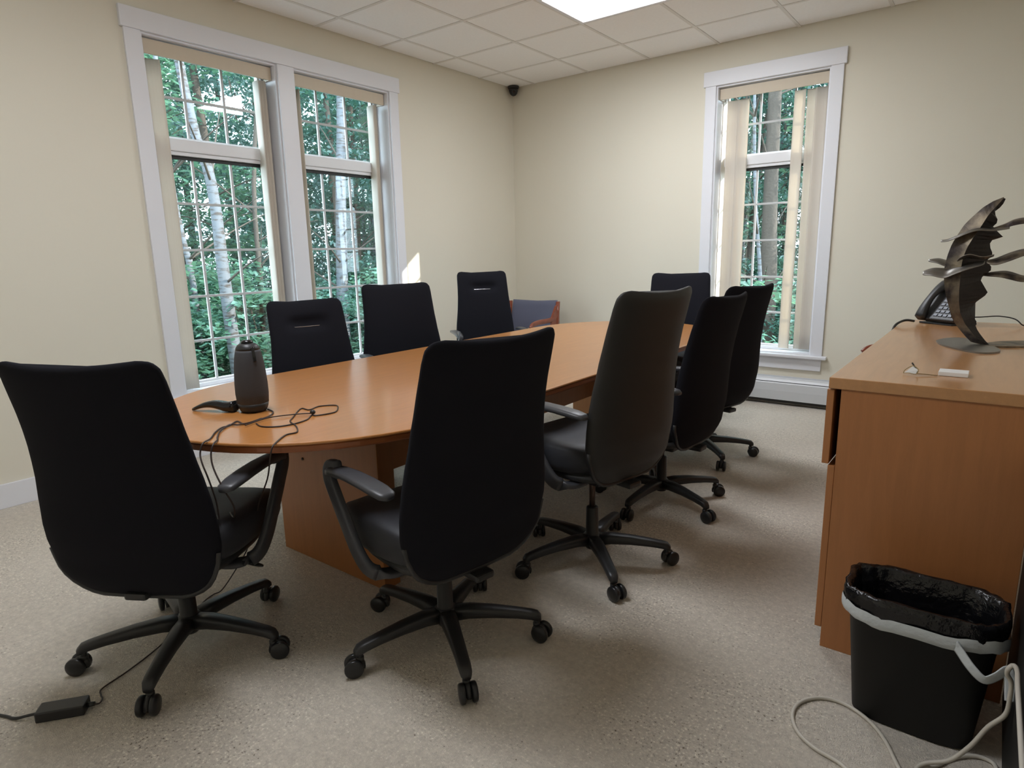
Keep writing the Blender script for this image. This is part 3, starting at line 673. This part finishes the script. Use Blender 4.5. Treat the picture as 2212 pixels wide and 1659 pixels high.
P = [(x, y, tz + .002) for x, y in bP] + [(2.310, -4.578, .742), (2.318, -4.592, .715), (2.34, -4.60, .68), (2.38, -4.60, .63), (2.39, -4.58, .57), (2.34, -4.555, .515), (2.28, -4.53, .490), (2.23, -4.51, .484)]
put(MB().tube(P, .0026, 7), 'thin_cable', m_cable, 'thin brown cable hanging over the near table edge, rightmost of the two hanging strands', 'cable')
dP = [(2.253, -4.189), (2.217, -4.224), (2.176, -4.31), (2.201, -4.412)]
put(MB().tube([(x, y, tz + .004) for x, y in dP], .0022, 7), 'thin_cable', m_cable, 'short straight brown cable lying between the black clip and the speaker base', 'cable')
t = empty('cable_clip', (2.253, -4.189, .741)); tag(t, 'small black knob clip holding the cable loop on the tabletop', 'clip')
MB().loft([[(x, y, z) for x, y in sel(a, a * .75, 16, 2.5)] for a, z in ((.006, .0035), (.010, .006), (.011, .012), (.007, .017), (.002, .018))]).build('knob', m_pl, t)

# ------------------------------------------------------------------ 360 degree conference camera speaker
sp = empty('conference_speaker', (2.012, -4.268, .740)); tag(sp, 'tall rounded dark grey conference camera speaker standing on the table', 'speaker')
m_mesh = mat('speaker_grey_fabric', (.055, .056, .062), .8, bump=(900, .8, .0012))
def spk(prof, n=36, e=2.25, q=.96): return [[(x, y, z) for x, y in sel(r, r * q, n, e)] for r, z in prof]
MB().loft(spk([(.038, .0), (.045, .004), (.051, .020), (.0535, .035)])).build('base', m_pl, sp)
MB().loft(spk([(.0535, .035), (.0560, .07), (.0555, .11), (.0525, .16), (.0480, .205), (.0435, .230), (.041, .238)])).build('grille', m_mesh, sp)
MB().loft(spk([(.041, .238), (.0395, .246), (.034, .256), (.026, .262), (.021, .263)])).build('top_shell', m_pl, sp)
MB().lathe([(.021, .2625), (.020, .270), (.013, .275), (.003, .276)], 24).build('camera_dome', m_gl, sp)
a = R(-8); MB().tube([(.0415 * math.cos(a), .0415 * math.sin(a), .252), (.0500 * math.cos(a), .0480 * math.sin(a), .222), (.0530 * math.cos(a), .0512 * math.sin(a), .196)], .006, 8, flat=(1, .3)).build('badge_strip', m_gl, sp)
for ch in sp.children: ch.scale = (1, 1, .94)

# black remote lying left of the speaker
rm = empty('remote_control', (1.895, -4.352, .740), R(27)); tag(rm, 'glossy black handheld remote arched on the table beside the speaker', 'remote control')
L = []
for i in range(15):
    f = i / 14; x = -.085 + .17 * f; arch = .014 * math.sin(PI * min(1, f * 1.25)) if f < .8 else .0
    h = .006 + .0145 * f; wd = .011 + .012 * min(1, f * 1.6)
    L.append([(x, a_, h + arch + b_ + .0005) for a_, b_ in sel(wd, h, 16, 2.6)])
MB().loft(L).build('body', m_gl, rm)
MB().box(.0845, .0875, -.016, .016, .008, .027, .001).build('end_cap', m_dark, rm)

# ------------------------------------------------------------------ desk phone on the credenza
ph = empty('desk_phone', (3.885, -1.72, cz), R(-38)); tag(ph, 'black desk phone with handset and keypad tilted up on the credenza', 'telephone')
# local frame: x to the right of the user, y away from user (up the slope)
def slope(mb): mb.v = [(x, y * math.cos(R(48)) - z * math.sin(R(48)), y * math.sin(R(48)) + z * math.cos(R(48)) + .012) for x, y, z in mb.v]; return mb
slope(MB().box(-.105, .105, 0, .215, 0, .022, .005)).build('body', m_pl, ph)
MB().loft([[(x, .02, .004), (x, .15, .004), (x, .135, .12), (x, .10, .10)] for x in (-.08, .08)], smooth=False).build('stand', m_pl, ph)
MB().box(-.09, .09, -.005, .15, 0, .008, .002).build('foot', m_pl, ph)
m_lcd = mat('phone_grey_screen', (.42, .45, .47), .2); m_key = mat('phone_keys', (.16, .18, .22), .4)
slope(MB().box(-.018, .088, .135, .190, .022, .0245, .001)).build('screen', m_lcd, ph)
for r_ in range(5):
    for c_ in range(4): slope(MB().box(-.016 + c_ * .026, .004 + c_ * .026, .018 + r_ * .022, .032 + r_ * .022, .022, .026, .001)).build('key', m_key, ph)
Lh = []
for f in [i / 18 for i in range(19)]:
    y = -.004 + .225 * f; arch = .024 * math.sin(PI * f); hh = .0125 + .007 * (math.cos(2 * PI * f) * .5 + .5); ww = .018 + .008 * (math.cos(2 * PI * f) * .5 + .5)
    Lh.append([(-.070 + a_, y, .030 + arch + b_) for a_, b_ in sel(ww, hh, 14, 3)])
slope(MB().loft(Lh)).build('handset', m_pl, ph)
P = [(3.80, -1.80, cz + .02), (3.775, -1.83, cz + .026), (3.755, -1.85, cz + .022), (3.735, -1.90, cz + .008), (3.728, -1.95, cz - .02), (3.722, -2.0, cz - .06)]
put(MB().tube(P, .0058, 8), 'handset_cord', m_pl, 'black cord hanging over the left edge of the credenza beside the phone', 'cord')
P = [(3.96, -1.66, cz + .03), (3.95, -1.68, cz + .05), (3.975, -1.69, cz + .045), (4.00, -1.66, cz + .035), (4.06, -1.66, cz + .038), (4.13, -1.66, cz + .045), (4.19, -1.67, cz + .035), (4.22, -1.68, cz + .010), (4.235, -1.66, cz + .004)]
put(MB().tube(P, .0028, 8), 'phone_cord', m_pl, 'thin dark cord arching behind the metal sculpture on the credenza', 'cord')

# ------------------------------------------------------------------ metal sculpture
def rust():
    m = mat('mottled_steel', (.13, .115, .10), .45, metal=.75, bump=(40, .6, .003)); nt = m.node_tree; b = nt.nodes['Principled BSDF']
    tc = nt.nodes.new('ShaderNodeTexCoord'); n_ = nt.nodes.new('ShaderNodeTexNoise'); n_.inputs['Scale'].default_value = 16; n_.inputs['Detail'].default_value = 6
    r_ = nt.nodes.new('ShaderNodeValToRGB'); r_.color_ramp.elements[0].position = .38; r_.color_ramp.elements[1].position = .68
    r_.color_ramp.elements[0].color = (.055, .045, .045, 1); r_.color_ramp.elements[1].color = (.30, .25, .18, 1)
    nt.links.new(tc.outputs['Object'], n_.inputs['Vector']); nt.links.new(n_.outputs['Fac'], r_.inputs[0]); nt.links.new(r_.outputs[0], b.inputs['Base Color']); return m
m_rust = rust(); m_burn = mat('blackened_steel', (.030, .024, .022), .5, metal=.6, bump=(60, .6, .002)); m_brush = mat('dull_brushed_steel', (.25, .24, .22), .38, metal=.85, bump=(50, .4, .002))
sc_ = empty('metal_sculpture', (4.107, -2.453, cz)); tag(sc_, 'abstract torn steel sculpture of a curved spine with leaf blades on the credenza', 'sculpture')
OUT = [(-.012, .552), (-.044, .538), (-.072, .517), (-.099, .486), (-.120, .460), (-.136, .428), (-.154, .386), (-.164, .343), (-.169, .300), (-.167, .257), (-.158, .204), (-.143, .155), (-.126, .102), (-.104, .068), (-.077, .035), (-.055, .012), (-.025, .006)]
MID = [(-.012, .548), (-.030, .520), (-.050, .492), (-.066, .455), (-.080, .425), (-.092, .400), (-.104, .370), (-.112, .335), (-.114, .300), (-.113, .260), (-.112, .210), (-.108, .165), (-.100, .125), (-.082, .085), (-.056, .050), (-.034, .026), (-.012, .006)]
RIM = [(-.006, .545), (-.014, .520), (-.036, .500), (-.018, .464), (-.035, .450), (-.022, .433), (.001, .409), (-.038, .395), (-.034, .370), (-.021, .341), (-.040, .323), (-.018, .290), (-.054, .253), (-.022, .198), (-.060, .160), (-.072, .128), (-.044, .086), (-.049, .071), (-.030, .043), (-.012, .020), (.002, .006)]
def plate(A, B, ya, yb, th=.004):
    # sheet between two polylines sampled to the same count, with thickness
    n_ = 40
    def samp(Q):
        Q = [Vector((x, 0, z)) for x, z in Q]; d_ = [0]
        for a, b in zip(Q, Q[1:]): d_.append(d_[-1] + (b - a).length)
        o = []
        for k in range(n_ + 1):
            s = d_[-1] * k / n_
            for i in range(len(Q) - 1):
                if s <= d_[i + 1] + 1e-9: f = (s - d_[i]) / max(1e-9, d_[i + 1] - d_[i]); o.append(Q[i].lerp(Q[i + 1], f)); break
        return o
    a, b = samp(A), samp(B); V = []; Fs = []
    for s in (0, 1):
        for k in range(n_ + 1): V += [(a[k].x, ya(k / n_) + s * th, a[k].z), (b[k].x, yb(k / n_) + s * th, b[k].z)]
    N = 2 * (n_ + 1)
    for k in range(n_):
        q_ = 2 * k; Fs += [(q_, q_ + 1, q_ + 3, q_ + 2), (q_ + N, q_ + 2 + N, q_ + 3 + N, q_ + 1 + N), (q_, q_ + 2, q_ + 2 + N, q_ + N), (q_ + 1, q_ + 1 + N, q_ + 3 + N, q_ + 3)]
    Fs += [(0, N, N + 1, 1), (2 * n_, 2 * n_ + 1, 2 * n_ + 1 + N, 2 * n_ + N)]
    return MB().add(V, Fs, False)
wv = lambda t_: .035 * math.sin(PI * t_)
plate(OUT, MID, lambda t_: .0, lambda t_: -.9 * wv(t_)).build('spine', m_rust, sc_)
plate(MID, RIM, lambda t_: -.9 * wv(t_), lambda t_: .9 * wv(t_) + .02 * math.sin(PI * t_)).build('torn_plate', m_burn, sc_)
def leaf(pts, wmax, m, tilt=0, depth=0.0, tip=.1):
    P = catmull([Vector((x, depth + dy, z)) for x, dy, z in pts], 7); V = []; n_ = len(P)
    for s in (0, 1):
        for k, p in enumerate(P):
            f = k / (n_ - 1); w_ = wmax * (tip + (1 - tip) * math.sin(PI * min(1, f * .98 + .02)) ** .8)
            for u in (-1, 0, 1): V.append((p.x, p.y + u * w_ * math.cos(tilt), p.z + u * w_ * math.sin(tilt) + s * .0028 + .004 * (1 - abs(u))))
    N = 3 * n_; Fs = []
    for k in range(n_ - 1):
        for u in (0, 1): q_ = 3 * k + u; Fs += [(q_, q_ + 1, q_ + 4, q_ + 3), (q_ + N, q_ + 3 + N, q_ + 4 + N, q_ + 1 + N)]
        for u in (0, 2): q_ = 3 * k + u; Fs.append((q_, q_ + 3, q_ + 3 + N, q_ + N))
    for k in (0, n_ - 1):
        for u in (0, 1): q_ = 3 * k + u; Fs.append((q_, q_ + 1, q_ + 1 + N, q_ + N))
    return MB().add(V, Fs, True).build('leaf_blade', m, sc_)
leaf([(-.189, -.02, .396), (-.165, -.02, .400), (-.139, -.02, .412), (-.109, -.02, .427), (-.075, -.02, .437), (-.03, -.02, .433), (.017, -.02, .437)], .024, m_brush, .22)
leaf([(-.225, .02, .323), (-.195, .02, .322), (-.166, .02, .312), (-.136, .02, .309), (-.11, .02, .318)], .024, m_brush, .45)
leaf([(-.128, -.05, .322), (-.115, -.05, .333), (-.090, -.05, .340), (-.053, -.05, .332), (-.018, -.05, .340)], .022, m_brush, -.3)
leaf([(-.236, -.02, .276), (-.205, -.02, .280), (-.165, -.02, .276), (-.135, -.025, .288), (-.096, -.03, .302), (-.043, -.03, .314)], .034, m_brush, .55, tip=.25)
leaf([(-.035, .01, .436), (.0, .01, .446), (.027, .01, .458), (.06, .01, .463), (.10, .01, .455), (.13, .01, .450)], .020, m_rust, .55)
leaf([(-.040, .01, .316), (-.01, .01, .318), (.03, .01, .335), (.07, .01, .350), (.11, .01, .352)], .026, m_rust, .6)
leaf([(-.045, .01, .269), (.007, .01, .271), (.036, .01, .266), (.079, .01, .254), (.12, .01, .262)], .026, m_rust, .5)
def blade(pts, h, name, m):
    mb = MB(); c = Vector((sum(p[0] for p in pts), sum(p[1] for p in pts))) / len(pts)
    Q = catmull([Vector((x, y, 0)) for x, y in pts + pts[:1]], 5)[:-1]
    mb.loft([[(p.x - 4.107, p.y + 2.453, z) for p in Q] for z in (0, h)], smooth=False); return mb.build(name, m, sc_)
blade([(3.935, -2.40), (3.965, -2.30), (4.03, -2.27), (4.09, -2.36), (4.14, -2.55), (4.135, -2.64), (4.085, -2.68), (4.02, -2.62), (3.955, -2.50)], .006, 'base_plate', m_brush)
blade([(4.09, -2.44), (4.12, -2.36), (4.17, -2.30), (4.225, -2.27), (4.245, -2.33), (4.235, -2.42), (4.17, -2.47), (4.12, -2.48)], .007, 'base_plate', m_rust)

# small white box and folded spectacles
wbx = put(MB().box(3.998, 4.072, -3.212, -3.15, cz + .0005, cz + .013, .0015), 'small_box', m_white, 'small flat white plastic box lying on the credenza top', 'box')
gs = empty('spectacles', (3.945, -3.225, cz)); tag(gs, 'thin framed folded spectacles lying beside the small white box', 'glasses')
m_wire = mat('brass_wire', (.30, .22, .10), .35, metal=.7); m_lns = mat('clear_lens', (.75, .76, .74), .1)
MB().tube([(-.034, -.012, .004), (-.020, -.016, .006), (.0, -.020, .005), (.004, -.014, .018), (-.012, .0, .026), (-.030, -.006, .014), (-.034, -.012, .004)], .0012, 6).build('rim', m_wire, gs)
MB().add([(-.033, -.012, .004), (-.001, -.019, .005), (.003, -.014, .017), (-.012, 0, .025), (-.033, -.0105, .004), (-.001, -.0175, .005), (.003, -.0125, .017), (-.012, .0015, .025)], [(0, 1, 2, 3), (7, 6, 5, 4), (0, 4, 5, 1), (1, 5, 6, 2), (2, 6, 7, 3), (3, 7, 4, 0)]).build('lens', m_lns, gs)
MB().tube([(.002, -.012, .008), (-.006, .004, .020), (-.016, .018, .032)], .0025, 6).build('temple', m_dark, gs)
MB().tube([(0, -.018, .006), (.02, -.010, .005), (.045, 0, .0025), (.052, .004, .002)], .0013, 6).build('temple', m_wire, gs)

# ------------------------------------------------------------------ outside: ground and forest
tag(MB().box(-26, 24, -16, 28, -.75, -.60).build('ground', m_ground), kind='structure')
def leafcloud(name, n, zr, rad, size, layers, seed, m, flat=.35):
    rnd = random.Random(seed); V = []; Fs = []
    cl = []
    for l in range(layers):
        z = zr[0] + (zr[1] - zr[0]) * (l + rnd.random()) / layers; a = rnd.uniform(0, 2 * PI); r = rad * rnd.uniform(.15, 1) ; cl.append((r * math.cos(a), r * math.sin(a), z, rnd.uniform(.35, .8), rnd.uniform(-.25, .25), rnd.uniform(-.25, .25)))
    for i in range(n):
        cx, cy, z, cr_, tx, ty = cl[rnd.randrange(layers)]
        a = rnd.uniform(0, 2 * PI); r = cr_ * rnd.random() ** .6; dx, dy = r * math.cos(a), r * math.sin(a)
        p = Vector((cx + dx, cy + dy, z + dx * tx + dy * ty + rnd.gauss(0, .07) - .25 * r * r))
        s = size * rnd.uniform(.6, 1.25); yaw = rnd.uniform(0, 2 * PI); t1, t2 = rnd.gauss(0, flat), rnd.gauss(0, flat)
        u = Vector((math.cos(yaw), math.sin(yaw), t1)).normalized(); v = Vector((-math.sin(yaw), math.cos(yaw), t2)).normalized(); nn = u.cross(v)
        b = len(V); V += [p - u * s * .5, p - u * .05 * s + v * s * .33 + nn * s * .05, p + u * s * .55, p - u * .05 * s - v * s * .33 + nn * s * .05]
        Fs += [(b, b + 1, b + 2), (b, b + 2, b + 3)]
    me = bpy.data.meshes.new(name); me.from_pydata([tuple(v) for v in V], [], Fs); me.materials.append(m); return me
near = [leafcloud('foliage', 5200, (.0, 7.0), 1.5, .105, 34, 11, m_leafs[0]), leafcloud('foliage', 5200, (.2, 7.5), 1.6, .095, 32, 12, m_leafs[1]), leafcloud('foliage', 7000, (-.4, 8.0), 1.3, .085, 40, 13, m_leafs[2], .8)]
bush = [leafcloud('foliage', 3200, (-.6, 1.1), .9, .10, 12, 21, m_leafs[0]), leafcloud('foliage', 3200, (-.6, .9), 1.0, .085, 12, 22, m_leafs[1])]
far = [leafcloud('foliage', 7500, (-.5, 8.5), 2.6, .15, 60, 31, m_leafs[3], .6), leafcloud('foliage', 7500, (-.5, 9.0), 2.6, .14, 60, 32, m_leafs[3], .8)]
def trunkmb(pts, r0, r1, seed, nb=7):
    rnd = random.Random(seed); t = MB(); P = catmull([Vector(p) for p in pts], 4); t.tube(P, lambda f: r0 + (r1 - r0) * f, 10, False)
    b = MB()
    for k in range(nb):
        f = rnd.uniform(.25, .95); p = P[int(f * (len(P) - 1))]; a = rnd.uniform(0, 2 * PI); l = rnd.uniform(.6, 1.5)
        d = Vector((math.cos(a), math.sin(a), rnd.uniform(.2, .9)))
        b.tube([p, p + d * l * .5 + Vector((0, 0, .05)), p + d * l], lambda q_: .018 * (1 - .8 * q_), 5)
    return t, b
cache = {}
def tree(name, x, y, h, r, m, fol, label, group=None, lean=(0, 0), rz=0, seed=0, sc__=1.0, pts=None):
    t = empty(name, (x, y, -.62), rz); tag(t, label, 'tree', group)
    if pts is None: pts = [(lean[0] * f * h + .06 * math.sin(seed + f * 5), lean[1] * f * h + .06 * math.cos(seed * 2 + f * 4), f * h) for f in (0, .25, .5, .75, 1)]
    a, b = trunkmb(pts, r, r * .45, seed); a.build('trunk', m, t); b.build('branches', m_bark, t)
    if fol is not None: o = bpy.data.objects.new('foliage', fol); link(o, t); o['kind'] = 'stuff'; o.location = (pts[-1][0] * .5, pts[-1][1] * .5, .6); o.scale = (sc__,) * 3
    return t
rnd = random.Random(5)
tree('birch_tree', -4.0, .78, 8, .105, m_birch, None, 'thick white birch trunk seen through the right half of the double window', pts=[(0, 0, 0), (.02, .03, 1.4), (.0, .16, 3.0), (0, .28, 4.3), (.1, .45, 8)], seed=1)
tree('birch_tree', -3.5, -1.27, 8, .085, m_birch, None, 'pale leaning birch trunk seen through the left half of the double window', pts=[(0, 0, 0), (0, -.06, 1.6), (0, -.09, 2.8), (0, -.28, 3.8), (.1, -.7, 8)], seed=2)
tree('birch_tree', -4.6, -1.20, 7, .05, m_birch, None, 'slim pale birch just left of the leaning birch, left half of the double window', pts=[(0, 0, 0), (0, .02, 1.6), (0, -.1, 3.0), (0, -.1, 7)], seed=3)
tree('dark_tree', -5.0, .06, 7, .045, m_bark, None, 'thin dark forked trunk near the right edge of the left window half', pts=[(0, -.1, 0), (0, 0, 1.4), (0, .05, 3.0), (0, .4, 5), (0, .9, 7)], seed=4)
tree('dark_tree', 1.20, 5.0, 8, .16, m_bark, None, 'dark trunk seen through the middle of the narrow back window', pts=[(0, 0, 0), (.0, 0, 1.5), (-.04, 0, 3.0), (-.1, 0, 8)], seed=5)
tree('birch_tree', 1.30, 4.2, 6, .035, m_birch, None, 'very slim pale trunk low in the narrow back window', pts=[(.08, 0, 0), (.02, 0, 1.4), (-.15, 0, 3.0), (-.3, 0, 6)], seed=6)
k = 0
def in_sun(x, y, r=2.7):   # keep the sun's path to the back window free
    d = Vector((.838, .545)); p = Vector((x - 2.5, y)); return p.dot(d) > 0 and abs(p.x * d.y - p.y * d.x) < r
spots = []
TL = {(True, False): ('slim white barked birch in the leafy wood outside the double window', 'birches outside the double window'),
      (False, False): ('slim brown barked tree in the leafy wood outside the double window', 'brown barked trees outside the double window'),
      (True, True): ('slim white barked birch in the wood outside the narrow back window', 'birches outside the narrow window'),
      (False, True): ('slim brown barked tree in the wood outside the narrow back window', 'brown barked trees outside the narrow window')}
for i in range(46): spots.append((rnd.uniform(-5.2, -13), rnd.uniform(-5, 10)))
for i in range(26): spots.append((rnd.uniform(-4, 4.2), rnd.uniform(4.6, 13)))
for x, y in spots:
    if in_sun(x, y): continue
    k += 1; v = rnd.randrange(3); bk_ = rnd.random() < .4
    if x > -4.5 and y > 4: v = rnd.choice((0, 2, 2))
    tree('forest_tree', x, y, rnd.uniform(6.5, 9), rnd.uniform(.03, .085), m_birch if bk_ else m_bark, near[v], *TL[(bk_, y > 4 and x > -4.5)], (rnd.uniform(-.06, .06), rnd.uniform(-.06, .06)), rnd.uniform(0, 6.28), 50 + k, rnd.uniform(.9, 1.15))
for i in range(34):
    if i < 22: x, y = rnd.uniform(-2.6, -8), rnd.uniform(-3.5, 6)
    else: x, y = rnd.uniform(-2, 2.4), rnd.uniform(2.6, 9)
    if in_sun(x, y): continue
    t = empty('shrub', (x, y, -.62), rnd.uniform(0, 6.28)); tag(t, 'low leafy woodland shrub growing on the forest floor outside the windows', 'shrub', 'woodland shrubs outside')
    o = bpy.data.objects.new('foliage', bush[i % 2]); link(o, t); o['kind'] = 'stuff'; o.location = (0, 0, .62)
    MB().tube([(0, 0, 0), (.05, .02, .5), (.12, -.05, 1.2)], .012, 6).build('stem', m_bark, t)
for i in range(34):
    if i < 22: a = R(98 + 88 * i / 21); x, y = 17 * math.cos(a) - 1, 15 * math.sin(a) - 1
    else: x, y = -9 + (i - 22) * 1.15, 14.5 + rnd.uniform(-1.5, 1.5)
    if in_sun(x, y, 4.0): continue
    tree('forest_tree', x, y, 10, .12, m_bark, far[i % 2], 'distant haze-tinted green tree closing the view behind the nearer woodland trees', 'distant trees closing the view', (0, 0), rnd.uniform(0, 6.28), 200 + i, 1.15)
